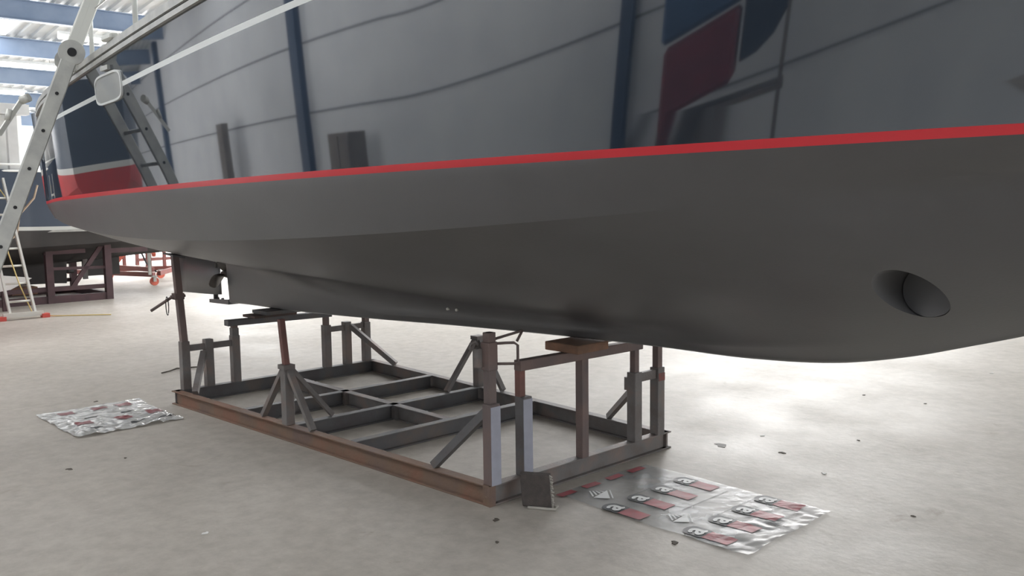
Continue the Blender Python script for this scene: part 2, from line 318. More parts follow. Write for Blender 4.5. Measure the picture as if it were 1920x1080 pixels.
def section(s, keel=True, wst=.030):
    """rows of (v, z, material) from the keel centre to the sheer, for one station"""
    vr, zr = hermite(*VR, s), hermite(*ZR, s); vc, zc = hermite(*VC, s), hermite(*ZC, s)
    zw, zs = hermite(*ZW, s), hermite(*ZS, s); bowf = max(0.0, (s - 4.0) / 4.6)
    zk = hermite(*ZK, s) if keel else hermite(*ZB, s)
    vk = (.040 + .045 * min(1, max(0, (s + 1) / 1.6)) if s < 4.6 else max(.012, .085 - .03 * (s - 4.6))) if keel else .040
    zg = max(hermite(*ZG, s), zk + .03)
    if not keel: zg = zk + .035
    rows = [(0, zk, 0), (vk * .6, zk + .001, 0), (vk, zk + .012, 0)]
    k = min(1, max(0, (s - 3.7) / 2.0))                        # the forefoot is rounder than the long keel
    if keel:
        P = [(vk, zk + .012), (vk + .02 + .10 * k * min(1, vc), (zg - .05) * (1 - k) + (zk + .065) * k), ((vk + .12) * (1 - k) + .70 * vc * k, (zg + .03) * (1 - k) + (zk + .36 * (zc - zk) + .02) * k), (vc, zc)]
    else:
        P = None; k = 0
    form = []
    if True:
        rf = .015 if not keel else .025 + .18 * min(1, max(0, (s + 1) / 3.0)); rf = min(rf, max(.012, zg - zk - .05)); x1, z1 = vk + .02, zg; dx, dz = vc - x1, zc - z1; ln = math.hypot(dx, dz)
        a0 = (x1, z1 - rf); b0 = (x1 + dx / ln * rf, z1 + dz / ln * rf)
        for i in range(1, 9): t = i / 8; form.append((vk + (a0[0] - vk) * t, zk + .012 + (a0[1] - zk - .012) * t))
        for i in range(1, 9): t = i / 8; form.append(((1 - t)**2 * a0[0] + 2 * t * (1 - t) * x1 + t * t * b0[0], (1 - t)**2 * a0[1] + 2 * t * (1 - t) * z1 + t * t * b0[1]))
        for i in range(1, 9): t = i / 8; bl_ = .03 * math.sin(math.pi * t); form.append((b0[0] + (vc - b0[0]) * t + bl_ * dz / ln, b0[1] + (zc - b0[1]) * t - bl_ * dx / ln))
    for i in range(1, 25):
        t = i / 24
        if P is None: rows.append((*form[i - 1], 0)); continue
        if form and k < 1:
            bz = (sum(b * p[0] for b, p in zip(((1 - t)**3, 3 * t * (1 - t)**2, 3 * t * t * (1 - t), t**3), P)), sum(b * p[1] for b, p in zip(((1 - t)**3, 3 * t * (1 - t)**2, 3 * t * t * (1 - t), t**3), P)))
            fm = form[i - 1]; kk = k * k * (3 - 2 * k); rows.append((fm[0] * (1 - kk) + bz[0] * kk, fm[1] * (1 - kk) + bz[1] * kk, 0)); continue
        rows.append((sum(b * p[0] for b, p in zip(((1 - t)**3, 3 * t * (1 - t)**2, 3 * t * t * (1 - t), t**3), P)),
                     sum(b * p[1] for b, p in zip(((1 - t)**3, 3 * t * (1 - t)**2, 3 * t * t * (1 - t), t**3), P)), 0))
    wr = wst * .5
    for i in range(1, 7):
        t = i / 6; rows.append((vc + (vr - vc) * (t + .22 * t * (1 - t)), zc + (zr - wr - zc) * t, 0))
    flare = .055 + .5 * bowf**1.6
    def side(z):
        t = (z - zr) / (zs - zr); return vr + flare * (t * (1.15 - .15 * t)) if t > 0 else vr
    rows.append((side(zr + wr), zr + wr, 1))
    for i in range(1, 9): z = zr + wr + (zw - .016 - zr - wr) * i / 8; rows.append((side(z), z, 2))
    rows.append((side(zw + .016), zw + .016, 3))
    for i in range(1, 4): z = zw + .016 + (zs - zw - .016) * i / 3; rows.append((side(z), z, 2))
    return rows
def side_v(s, z):
    r = section(s, s > -1.0)
    return float(np.interp(z, [a[1] for a in r[3:]], [a[0] for a in r[3:]]))
def hull_mesh(name, mats, parent, place=lambda p: p, split=None, wst=.030):
    st = [(-3.4 + .05 * i, False) for i in range(0, 49)] + [(-.999, False), (-.90, False), (-.885, True)] + [(-.85 + .05 * i, True) for i in range(0, 190)]
    st = [x for x in st if x[0] <= 8.6]
    mb = MB(); bm = mb.bm; rings = []
    for s, kl in st:
        rows = section(s, kl, wst)
        rake = lambda z: .0
        half = [bm.verts.new(mb.P(place((s - (.16 * (z - 1.2) if s < -3.39 else 0), v, z)))) for v, z, _ in rows]
        other = [half[0]] + [bm.verts.new(mb.P(place((s - (.16 * (z - 1.2) if s < -3.39 else 0), -v, z)))) for v, z, _ in rows[1:]]
        rings.append((half, other, [r[2] for r in rows], s))
    for (a, a2, mi, s), (b, b2, _, _) in zip(rings, rings[1:]):
        for j in range(1, len(a)):
            for A, B in ((a, b), (a2, b2)):
                try: fc = bm.faces.new((A[j - 1], A[j], B[j], B[j - 1]))
                except ValueError: continue
                fc.material_index = mi[j]; fc.smooth = True
                if split and mi[j] == 0 and split(s): fc.material_index = 4
        fc = bm.faces.new((a[-1], b[-1], b2[-1], a2[-1])); fc.material_index = 3    # deck
    for (a, a2, mi, s) in (rings[0], rings[-1]):
        for j in range(1, len(a)):
            q = [a[j - 1], a[j], a2[j]] + ([a2[j - 1]] if j > 1 else [])
            fc = bm.faces.new(q); fc.material_index = mi[j]
    bmesh.ops.recalc_face_normals(bm, faces=bm.faces)
    for e in bm.edges:
        if len(e.link_faces) == 2:
            if e.calc_face_angle() > R(28): e.smooth = False
    # hard knuckle along the chine, fading out forward
    ci = 2 + 24
    for (a, a2, _, s), (b, b2, _, _) in zip(rings, rings[1:]):
        if s < 5.2:
            for A, B in ((a, b), (a2, b2)):
                e = bm.edges.get((A[ci], B[ci]))
                if e: e.smooth = False
    return mb.build(name, mats, parent)
BOAT = thing('sailing_yacht', 'large navy blue sailing yacht with red boot stripe propped on the steel cradle', 'boat', (0, 0, .7))
hull = hull_mesh('hull', ['anti', 'stripe_red', 'navy', 'stripe_white'], BOAT)
# bow thruster tunnel: a pipe right through the forefoot
th_s, th_z, th_r = 5.42, 1.20, .100
cut = MB(); cut.tube([(th_s, -1.6, th_z), (th_s, 1.6, th_z)], th_r, 40); co = cut.build('thruster_tunnel', 'anti', BOAT)
cme = co.data; bpy.data.objects.remove(co)
import mathutils
def ray_mesh(ob, o_, d_):
    """first hit on ob (site-local coordinates) of a world ray"""
    bm = bmesh.new(); bm.from_mesh(ob.data); bv = BVHTree.FromBMesh(bm); bm.free()
    mw = SITE @ Matrix.Translation(Vector((ob['org'][0], -ob['org'][1], ob['org'][2]))); mi = mw.inverted()
    h = bv.ray_cast(mi @ o_, (mi.to_3x3() @ d_).normalized())
    if h[0] is None: return None
    p = h[0] + Vector((ob['org'][0], -ob['org'][1], ob['org'][2])); return (p.x, -p.y, p.z), (h[1].x, -h[1].y, h[1].z)
def seen(ob, x, y):   # the point of ob that stands at a pixel of the 1920x1080 photograph
    return ray_mesh(ob, Vector((0, 0, EYE)), _fw * F_PX + _r * (x - 960) - _u * (y - 540))
hit = seen(hull, 1706, 553); print('thruster at', hit)
if hit: th_s, th_z = hit[0][0], hit[0][2]
cut = MB(); cut.tube([(th_s, -1.6, th_z), (th_s, 1.6, th_z)], th_r, 48, cap=True); cutter = cut.build('tunnel_cutter', 'anti', BOAT)
md = hull.modifiers.new('tunnel', 'BOOLEAN'); md.operation = 'DIFFERENCE'; md.object = cutter; md.solver = 'EXACT'
dg = bpy.context.evaluated_depsgraph_get(); dg.update()
newme = bpy.data.meshes.new_from_object(hull.evaluated_get(dg)); hull.modifiers.clear(); hull.data = newme
bpy.data.objects.remove(cutter)
_b = bmesh.new(); _b.from_mesh(newme)
for e in _b.edges:
    if len(e.link_faces) == 2 and all((Vector((v.co.x, 0, v.co.z + .7)) - Vector((th_s, 0, th_z))).length < .125 for v in e.verts):
        if e.calc_face_angle() > R(20): e.smooth = False
_b.to_mesh(newme); _b.free()
print('hull faces', len(newme.polygons))
# inner lining of the thruster, and added plugs that make the tunnel look less dark
tt = MB(); tt.tube([(th_s, -.25, th_z), (th_s, .25, th_z)], th_r - .002, 40, cap=False); tt.build('thruster_tunnel', 'anti', BOAT)
th_v = hit[0][1] if hit else .5
for sg in (1, -1): MB().tube([(th_s, sg * (th_v - .24), th_z), (th_s, sg * (th_v - .17), th_z)], th_r - .003, 40).build('added_tunnel_plug', 'anti', BOAT)
# toe rail along both sheers
for sg in (1, -1):
    r = MB()
    for i in range(58):
        a, b = -3.35 + .2 * i, -3.35 + .2 * (i + 1)
        pa = (a, sg * (side_v(a, hermite(*ZS, a)) - .02), hermite(*ZS, a)); pb = (b, sg * (side_v(b, hermite(*ZS, b)) - .02), hermite(*ZS, b))
        r.bar((pa[0], pa[1], pa[2] + .02), (pb[0], pb[1], pb[2] + .02), .07, .045)
        r.bar((pa[0], pa[1] + sg * .022, pa[2] - .035), (pb[0], pb[1] + sg * .022, pb[2] - .035), .03, .03)
    r.build('toe_rail', 'rail', BOAT)
# stanchions and lifelines on the near side
st_s = (.22, 1.30, 2.9, 4.6)
for s in st_s:
    v = side_v(s, 2.55) - .05; z = hermite(*ZS, s)
    q = MB(); q.tube([(s, v, z + .03), (s, v, z + .70)], .017, 10).tube([(s, v, z + .02), (s, v, z + .07)], .03, 10)
    q.box(s - .04, s + .04, v - .03, v + .03, z + .03, z + .045); q.build('stanchion', 'white', BOAT)
for h in (.38, .68):
    q = MB(); q.tube([(s, side_v(s, 2.55) - .05, hermite(*ZS, s) + h) for s in st_s], .006, 6); q.build('lifeline', 'rail', BOAT)
# cockpit coaming and bundled white lines behind the rail
cb = MB(); cb.hexa([(1.6, -.8, 2.66), (4.6, -.8, 2.8), (4.6, .95, 2.8), (1.6, .95, 2.66), (1.8, -.7, 3.02), (4.6, -.7, 3.2), (4.6, .8, 3.2), (1.8, .8, 3.02)]); cb.build('coachroof', 'white', BOAT, bevel=.04)
for i in range(7):
    s = 1.72 + i * .10; v = side_v(s, 2.6) - .12; z = hermite(*ZS, s) + .05
    q = MB(); q.tube([(s + .03 * math.sin(3 * i + a), v + .05 * math.cos(a * 2 + i), z + .22 * a / 3) for a in [j * .3 for j in range(11)]], .016, 7); q.build('coiled_line', 'white', BOAT)
# fairlead cleat on the rail
q = MB(); s = .95; v = side_v(s, 2.6) + .01; z = hermite(*ZS, s) + .055; q.box(s - .09, s + .09, v - .03, v + .03, z - .01, z + .03); q.build('mooring_cleat', 'alu_bright', BOAT, bevel=.01)
q = MB(); s = .80; z = hermite(*ZS, s) - .10; v = side_v(s, z) + .01; q.box(s - .07, s + .07, v - .02, v + .015, z - .02, z + .01); q.build('drain_fitting', 'alu', BOAT)
# portlight let into the cove stripe
def patch(s0, s1, z0, z1, out, r=.25, n=40, inset=0):
    cs, cz = (s0 + s1) / 2, (z0 + z1) / 2; a, b = (s1 - s0) / 2 - inset, (z1 - z0) / 2 - inset; pts = []
    for i in range(n):
        t = 2 * math.pi * i / n; c_, s_ = math.cos(t), math.sin(t)
        x = math.copysign(abs(c_)**.45, c_) * a; y = math.copysign(abs(s_)**.45, s_) * b
        pts.append((cs + x, side_v(cs + x, cz + y) + out, cz + y))
    return pts
pl = (.46, 1.10, 2.30, 2.50)
fr = MB(); A = patch(*pl, .012); B = patch(*pl, .012, inset=.014); A0 = patch(*pl, -.01); B0 = patch(*pl, -.01, inset=.014); n = len(A)
VS = [[fr.bm.verts.new(fr.P(p)) for p in X] for X in (A, B, A0, B0)]
for i in range(n):
    j = (i + 1) % n
    fr.bm.faces.new((VS[0][i], VS[0][j], VS[1][j], VS[1][i])); fr.bm.faces.new((VS[0][i], VS[0][j], VS[2][j], VS[2][i]))
    fr.bm.faces.new((VS[1][i], VS[1][j], VS[3][j], VS[3][i])); fr.bm.faces.new((VS[2][i], VS[2][j], VS[3][j], VS[3][i]))
frame = fr.build('portlight', 'stripe_white', BOAT)
pn = MB(); B1 = patch(*pl, .006, inset=.012); pn.prism(B1, (0, -.012, 0)); pn.build('pane', 'glass', frame)
# rudder, its shoe, propeller
ru = MB(); zt = lambda s: float(np.interp(s, [-2.3, -1.1], [1.10, 1.02]))
ru.prism([(-2.27, -.0, .70), (-1.16, 0, .735), (-1.13, 0, .90), (-1.18, 0, 1.0), (-1.13, 0, 1.05), (-2.30, 0, 1.15)], (0, .0001, 0))
rme = ru.bm; rme.free()
ru = MB(); prof = [(-2.28, .004), (-1.9, .018), (-1.5, .028), (-1.25, .026), (-1.16, .012), (-1.15, 0.0)]
lo, hi = [], []
for s, t in prof:
    zl = float(np.interp(s, [-2.28, -1.15], [.700, .738])); zh = zt(s) + .06
    lo.append((ru.bm.verts.new(ru.P((s, t, zl))), ru.bm.verts.new(ru.P((s, -t - 1e-4, zl))))); hi.append((ru.bm.verts.new(ru.P((s, t, zh))), ru.bm.verts.new(ru.P((s, -t - 1e-4, zh)))))
for i in range(len(prof) - 1):
    for k2 in (0, 1): ru.bm.faces.new((lo[i][k2], lo[i + 1][k2], hi[i + 1][k2], hi[i][k2])).smooth = True
    ru.bm.faces.new((lo[i][0], lo[i + 1][0], lo[i + 1][1], lo[i][1])); ru.bm.faces.new((hi[i][0], hi[i + 1][0], hi[i + 1][1], hi[i][1]))
ru.bm.faces.new((lo[0][0], lo[0][1], hi[0][1], hi[0][0]))
rud = ru.build('rudder', 'anti', BOAT)
MB().tube([(-1.27, 0, .67), (-1.27, 0, .76)], .024, 12).build('pintle', 'anti2', rud); MB().tube([(-1.2, 0, 1.0), (-1.2, 0, 1.12)], .03, 12).build('pintle', 'anti2', rud)
sh = MB(); sh.hexa([(-1.36, -.03, .648), (-.9, -.05, .662), (-.9, .05, .662), (-1.36, .03, .648), (-1.36, -.03, .682), (-.9, -.05, .712), (-.9, .05, .712), (-1.36, .03, .682)])
shoe = sh.build('rudder_shoe', 'anti', BOAT)
for s in (-1.18, -1.08): MB().tube([(s, .02, .685), (s, .02, .71)], .014, 6).build('shoe_bolt', 'anti2', shoe)
pr = MB(); pr.tube([(-1.12, 0, .945), (-1.09, 0, .945), (-1.0, 0, .945), (-.88, 0, .945)], [.008, .028, .036, .03], 14)
pro = pr.build('propeller', 'bronze', BOAT)
for i in range(3):
    a = R(-28 + 120 * i); ct, st_ = math.cos(a), math.sin(a); bl = MB(); top, bot = [], []
    for j in range(9):
        t = j / 8; rr = .03 + .17 * t; wv = .012 + .085 * math.sin(math.pi * min(1, t * .95 + .08))**.7; tw = R(62 - 34 * t)
        row = []
        for sgn in (-1, 1):
            off = sgn * wv; ds = off * math.sin(tw) ; dt = off * math.cos(tw)
            row.append((-1.02 + ds * .8, rr * ct - dt * st_, .945 + rr * st_ + dt * ct))
        top.append(row)
    for A_, B_ in zip(top, top[1:]):
        qv = [bl.bm.verts.new(bl.P(p)) for p in (A_[0], A_[1], B_[1], B_[0])]; bl.bm.faces.new(qv).smooth = True
    bmesh.ops.remove_doubles(bl.bm, verts=bl.bm.verts, dist=1e-5)
    ob = bl.build('blade', 'bronze', pro); md = ob.modifiers.new('t', 'SOLIDIFY'); md.thickness = .010; md.offset = 0
# bright studs on the keel side
for x, y in ((841, 579), (858, 581)):
    h = seen(hull, x, y)
    if h: p = h[0]; q = MB(); q.tube([(p[0], p[1] - .01, p[2]), (p[0], p[1] + .014, p[2])], .009, 8); q.build('anode_stud', 'alu_bright', BOAT)
# ------------------------------------------------------------------ the cradle under the yacht
CR = thing('boat_cradle', 'rusty brown steel cradle of I-beams and posts standing under the yacht keel', 'boat cradle', (1.8, 0, 0))
HB = .11; zc_ = HB / 2
def vq(s, v):      # the frame is a touch wider at its far end
    return v
NLc, NNc, RRc, FLc = (-.026, .985), (3.655, .785), (3.635, -.785), (.0, -.985)
def edge_v(s, sg): return sg * float(np.interp(s, [0, 3.64], [.985, .785]))
fwid = .065; ins = fwid / 2
def beam(name, p, q, m='steel_dark', w=fwid, h=HB):
    b = MB(); b.ibeam((p[0], p[1], zc_), (q[0], q[1], zc_), w, h); return b.build(name, m, CR, bevel=.002)
beam('side_beam', (-.02, edge_v(0, 1) - ins), (3.64, edge_v(3.64, 1) - ins), 'rust')
beam('side_beam', (-.02, edge_v(0, -1) + ins), (3.64, edge_v(3.64, -1) + ins), 'steel')
beam('end_beam', (.01, edge_v(0, 1) - .02), (.01, -edge_v(0, 1) + .02), 'steel_dark')
beam('end_beam', (3.61, edge_v(3.6, 1) - .005), (3.61, -edge_v(3.6, 1) - .01), 'steel')
for s in (1.02, 1.69, 2.35): beam('cross_beam', (s, edge_v(s, 1) - fwid), (s, -edge_v(s, 1) + fwid), 'steel_dark')
beam('spine_beam', (.04, 0), (2.32, 0), 'steel')
q = MB(); q.box(3.634, 3.645, .745, .787, .0, .112); q.box(3.59, 3.644, .776, .788, .0, .112); q.build('corner_plate', 'rust', CR)
for s in (.98, 1.06, 1.65, 1.73, 2.30):
    MB().box(s - .02, s + .02, .005, .04, .008, .10).build('stiffener', 'steel', CR)
PW = .068
def sock(s, v, zt_, m='steel', paint=False):
    b = MB(); b.post(s, v, PW, HB, zt_); o = b.build('post', m, CR, bevel=.003)
    if paint: MB().box(s + PW / 2 - .001, s + PW / 2 + .003, v - PW / 2 + .001, v + PW / 2 - .001, HB + .003, zt_ - .012).build('paint_patch', 'greypaint', o)
    return o
def inner(s, v, z0, z1, m='tube', w=.05, ds=0, dv=0): b = MB(); b.post(s, v, w, z0, z1, ds, dv); return b.build('telescopic_tube', m, CR, bevel=.002)
# stern end of the cradle: six posts
for v, zt_ in ((.873, .507), (.672, .502), (.437, .508), (-.454, .50), (-.672, .508), (-.885, .485)): sock(.01, v, zt_)
inner(.01, .873, .5, 1.205, 'tube', .052, -.05, .02); inner(.01, .437, .5, .60, 'tube', .046); inner(.01, -.454, .5, .585, 'tube', .046); inner(.01, -.885, .48, 1.22, 'tube', .052)
MB().post(.01, .437, .056, .5, .57).build('collar', 'steel', CR)
MB().bar((.01, .84, .445), (.01, .46, .445), .03, .05).build('tie_bar', 'steel', CR, bevel=.002)
MB().bar((.01, -.48, .455), (.01, -.86, .455), .03, .05).build('tie_bar', 'steel', CR, bevel=.002)
MB().bar((.26, .905, HB + .012), (.03, .72, .40), .045, .045).build('brace', 'steel', CR)
MB().bar((.42, -.93, HB + .012), (.03, -.70, .47), .045, .045).build('brace', 'steel', CR)
q = MB(); q.post(-.025, .888, .075, .85, .90, w2=.075); q.tube([(-.025, .83, .875), (-.025, .95, .875)], .012, 8); col = q.build('clamp_collar', 'tube', CR)
q = MB(); q.tube([(-.03, .92, .88), (-.16, 1.06, .76)], .012, 8); q.build('clamp_lever', 'tube', col)
q = MB(); q.tube([(-.05 + .028 * math.cos(a), .97, .80 + .075 * math.sin(a)) for a in [i * math.pi / 8 for i in range(17)]], .004, 6); q.build('wire_loop', 'hole', col)
q = MB(); q.hexa([(-.16, .84, 1.20), (.04, .84, 1.185), (.04, .94, 1.20), (-.16, .94, 1.215), (-.16, .84, 1.215), (.04, .84, 1.20), (.04, .94, 1.215), (-.16, .94, 1.23)]); q.build('hull_pad', 'steel_dark', CR)
# bearer beams that carry the keel
MB().hexa([(-.03, .505, .592), (.05, .505, .592), (.05, -.50, .575), (-.03, -.50, .575), (-.03, .505, .642), (.05, .505, .642), (.05, -.50, .625), (-.03, -.50, .625)]).build('bearer_beam', 'steel_dark', CR, bevel=.003)
MB().hexa([(3.60, .56, .698), (3.655, .56, .698), (3.655, -.49, .688), (3.60, -.49, .688), (3.60, .56, .755), (3.655, .56, .755), (3.655, -.49, .745), (3.60, -.49, .745)]).build('bearer_beam', 'tube', CR, bevel=.003)
# bow end of the cradle: painted posts near the camera
q1 = sock(3.615, .742, .547, 'tube', True); q2 = sock(3.615, .505, .549, 'steel_dark', True); sock(3.615, -.453, .545); q4 = sock(3.615, -.683, .545)
MB().box(3.645, 3.652, -.714, -.652, .46, .51).build('paint_patch', 'redpaint', q4)
inner(3.60, .735, .5, .925, 'tube', .05); inner(3.60, .515, .5, .70, 'redtube', .042); inner(3.615, -.453, .5, .69, 'tube', .042); inner(3.615, -.683, .5, 1.12, 'tube', .046)
MB().post(3.60, .735, .064, .725, .875).build('sleeve', 'tube', CR, bevel=.003)
h_ = [(3.63, .705, .865), (3.66, .675, .868), (3.69, .640, .868), (3.705, .628, .855), (3.705, .628, .77), (3.69, .640, .757), (3.66, .675, .757), (3.63, .705, .757)]
MB().tube(h_, .0075, 8).build('lifting_handle', 'tube', CR)
q = MB(); q.tube([(3.60, .70, .885), (3.66, .55, .92)], .0075, 7); q.tube([(3.66, .55, .92), (3.67, .60, .87)], .0075, 7); q.build('locking_pin', 'tube', CR)
q = MB(); q.box(3.55, 3.58, .72, .80, .74, .84); q.tube([(3.56, .78, .86), (3.56, .80, .88), (3.56, .83, .87), (3.56, .84, .84)], .008, 7); q.build('hinge_lug', 'steel', CR)
inner(3.62, .035, HB, .70, 'tube', .055)
MB().bar((3.615, -.47, .505), (3.615, -.66, .505), .03, .055).build('tie_bar', 'steel', CR)
MB().bar((3.15, .765, HB + .012), (3.59, .735, .51), .045, .045).build('brace', 'steel_dark', CR)
MB().bar((3.13, -.775, HB + .012), (3.58, -.47, .42), .035, .035).build('brace', 'steel', CR)
MB().box(3.56, 3.582, -.49, -.42, .43, .51).build('hinge_lug', 'steel', CR)
# pyramid stands halfway along both side beams
for sg, tube_ in ((1, True), (-1, False)):
    ev = .862 * sg
    b = MB(); b.post(1.665, ev, .066, HB, .505); b.build('post', 'steel', CR, bevel=.003)
    b = MB(); b.post(1.665, ev, .085, .495, .525); b.build('cap_plate', 'steel', CR)
    for (s, v) in ((1.33, ev + .01 * sg), (1.97, ev - .01 * sg), (1.67, ev - .34 * sg)):
        MB().bar((s, v, HB + .01), (1.665 + (s - 1.665) * .10, ev + (v - ev) * .10, .49), .042, .030).build('brace', 'steel', CR)
    if tube_: inner(1.665, ev, .5, .83, 'redtube', .040, -.05, -.0)
# loose packing on the bearer beams
tag(MB().box(-.10, .12, -.10, .30, .642, .662).build('packing_plate', 'ply', org=(0, .1, .642)), 'lower brown packing plate lying on the stern bearer beam', 'packing plate')
tag(MB().box(-.12, .14, -.13, .20, .663, .692).build('packing_plate', 'steel_dark', org=(0, .03, .663)), 'upper dark packing plate squeezed between stern bearer and keel', 'packing plate')
q = MB(); q.box(3.50, 3.76, -.04, .22, .757, .806); tag(q.build('wooden_block', 'wood', org=(3.63, .11, .757), bevel=.004), 'reddish timber block under the keel on the near bearer beam', 'wooden block')
q = MB(); g = [[q.bm.verts.new(q.P((3.56 + .02 * i, -.06 - .03 * j, .765 + .022 * noise.noise(Vector((i * .7, j * .6, 3))) + .02))) for j in range(8)] for i in range(9)]
for i in range(8):
    for j in range(7): q.bm.faces.new((g[i][j], g[i + 1][j], g[i + 1][j + 1], g[i][j + 1]))
o = q.build('crumpled_film', 'plastic', org=(3.63, -.13, .747)); tag(o, 'scrap of crumpled clear film beside the timber block under the keel', 'plastic film'); o.modifiers.new('t', 'SOLIDIFY').thickness = .002
# ------------------------------------------------------------------ carpeted pad leaning on the near corner of the cradle
PD = thing('carpeted_pad', 'small dark square pad with frayed edge leaning on the cradle corner', 'pad', (3.80, .62, 0))
q = MB(); a0, a1 = (3.745, .675), (3.895, .575)
q.hexa([(3.765, .665, .006), (3.90, .575, .006), (3.875, .545, .012), (3.74, .635, .012), (3.735, .655, .172), (3.872, .565, .172), (3.85, .535, .178), (3.71, .625, .178)])
q.build('board', 'pad', PD, bevel=.004)
q = MB(); random.seed(3)
for i in range(24):
    z = .01 + .162 * i / 23; t = i / 23; s = 3.90 - .028 * t; v = .575 - .010 * t
    q.tube([(s - .004, v, z), (s + .010 + .006 * random.random(), v - .006 + .012 * random.random(), z + random.uniform(-.006, .006))], .0035, 5)
q.build('frayed_edge', 'fray', PD)
q = MB(); q.tube([(3.80, .66, .008), (3.85, .625, .007), (3.90, .60, .008), (3.93, .585, .01), (3.925, .565, .02), (3.90, .565, .015)], .008, 6); q.build('loose_strand', 'fray', PD)
# ------------------------------------------------------------------ printed plastic sheets
def sheet_h(s, v, s0, s1, crump, seed):
    t = (s - s0) / (s1 - s0); k_ = crump(t)
    n1 = noise.noise(Vector((s * 7, v * 7, seed))); n2 = noise.noise(Vector((s * 19 + v * 6, v * 15, seed + 5)))
    return .004 + max(0, k_ * (.016 * abs(n1) + .010 * abs(n2)) + .0015 * n2 + .0015)
def make_sheet(name, label, s0, s1, v0, v1, crump, seed, nx, ny, ragged=.01, fm='plastic'):
    t = thing(name, label, 'plastic sheet', ((s0 + s1) / 2, (v0 + v1) / 2, 0))
    q = MB(); g = []
    for i in range(nx + 1):
        row = []
        for j in range(ny + 1):
            s = s0 + (s1 - s0) * i / nx; v = v0 + (v1 - v0) * j / ny
            e = ragged * noise.noise(Vector((s * 4, v * 4, seed)))
            row.append(q.bm.verts.new(q.P((s + (e if i in (0, nx) else 0), v + (e if j in (0, ny) else 0), sheet_h(s, v, s0, s1, crump, seed)))))
        g.append(row)
    for i in range(nx):
        for j in range(ny): q.bm.faces.new((g[i][j], g[i + 1][j], g[i + 1][j + 1], g[i][j + 1])).smooth = True
    q.build('film', fm, t)
    return t, (lambda s, v: sheet_h(s, v, s0, s1, crump, seed))
def drape(t, name, m, pts_tris, hf, lift):
    q = MB()
    for tri in pts_tris:
        vs = [q.bm.verts.new(q.P((p[0], p[1], 0))) for p in tri]; q.bm.faces.new(vs)
    if name != 'letter': bmesh.ops.remove_doubles(q.bm, verts=q.bm.verts, dist=1e-5)
    for _ in range(3):
        es = [e for e in q.bm.edges if e.calc_length() > .011]
        if not es: break
        bmesh.ops.subdivide_edges(q.bm, edges=es, cuts=1)
    bmesh.ops.triangulate(q.bm, faces=q.bm.faces)
    for v_ in q.bm.verts: v_.co.z = hf(v_.co.x, -v_.co.y) + lift
    return q.build(name, m, t)
def quadgrid(s0, s1, v0, v1, n=6, m_=4, round_=False):
    out = []
    for i in range(n):
        for j in range(m_):
            a, b = i / n, (i + 1) / n; c, d = j / m_, (j + 1) / m_
            def pt(x, y):
                s = s0 + (s1 - s0) * x; v = v0 + (v1 - v0) * y
                if round_ and x < .35:   # rounded end
                    h = (v1 - v0) / 2; vm = (v0 + v1) / 2; f_ = math.sqrt(max(0, 1 - ((.35 - x) / .35)**2)) * .75 + .25; v = vm + (v - vm) * f_
                return (s, v)
            out.append([pt(a, c), pt(b, c), pt(b, d), pt(a, d)])
    return out
def glyph(ch):
    cu = bpy.data.curves.new('glyph', 'FONT'); cu.body = ch; cu.size = 1; cu.align_x = 'CENTER'
    ob = bpy.data.objects.new('glyph', cu); COL.objects.link(ob); d_ = bpy.context.evaluated_depsgraph_get(); d_.update()
    me = bpy.data.meshes.new_from_object(ob.evaluated_get(d_)); bpy.data.objects.remove(ob)
    tris = [[tuple(me.vertices[i].co[:2]) for i in p.vertices] for p in me.polygons]
    tris = [[(p[0] + a, p[1] + b) for p in t] for a, b in ((0, 0), (.035, 0), (-.035, 0), (0, .03), (0, -.03)) for t in tris]
    xs = [p[0] for t in tris for p in t]; ys = [p[1] for t in tris for p in t]
    cx, cy, w_, h_ = (min(xs) + max(xs)) / 2, (min(ys) + max(ys)) / 2, max(xs) - min(xs), max(ys) - min(ys)
    return [[((p[0] - cx) / w_, (p[1] - cy) / h_) for p in t] for t in tris]
GA = glyph('a')
def logo(t, hf, s, v, sc_=1.0, red='print_red'):
    drape(t, 'warning_label', red, quadgrid(s + .060 * sc_, s + .215 * sc_, v - .052 * sc_, v + .052 * sc_), hf, .0022)
    drape(t, 'logo_ground', 'print_black', quadgrid(s - .075 * sc_, s + .060 * sc_, v - .060 * sc_, v + .060 * sc_, 8, 4, True), hf, .0030)
    drape(t, 'letter', 'print_white', [[(s + .002 - p[1] * .092 * sc_, v - p[0] * .088 * sc_) for p in tri] for tri in GA], hf, .0052)
def ppx(x, y):   # floor point seen at a pixel
    d = _fw * F_PX + _r * (x - 960) - _u * (y - 540); t = -EYE / d.z; p = Vector((0, 0, EYE)) + d * t - ML; return p.dot(D), p.dot(N)
def triangle(t, hf, ox, oy):
    # half hatched, half plain warning triangle; corners measured on the floor
    P_ = lambda x, y: ppx(ox + x, oy + y)
    drape(t, 'plain_triangle', 'print_white', [[P_(-18, 6), P_(8, -8), P_(14, 7)]], hf, .0024)
    drape(t, 'triangle_edge', 'print_white', [[P_(12, -9), P_(14, -9), P_(21, 7)], [P_(12, -9), P_(21, 7), P_(18, 7)]], hf, .0024)
    for i in range(4):
        a, b = -26 + 6 * i, -19 + 6.5 * i
        drape(t, 'hatching', 'print_white', [[P_(a, -7 + .3 * i), P_(a + 3, -7 + .3 * i), P_(b + 3, 3 - 3 * i)], [P_(a, -7 + .3 * i), P_(b + 3, 3 - 3 * i), P_(b, 4 - 3 * i)]], hf, .0026)
        drape(t, 'hatching', 'print_black', [[P_(a + 3, -7 + .3 * i), P_(a + 6, -7 + .3 * i), P_(b + 6, 2 - 3 * i)], [P_(a + 3, -7 + .3 * i), P_(b + 6, 2 - 3 * i), P_(b + 3, 3 - 3 * i)]], hf, .0026)
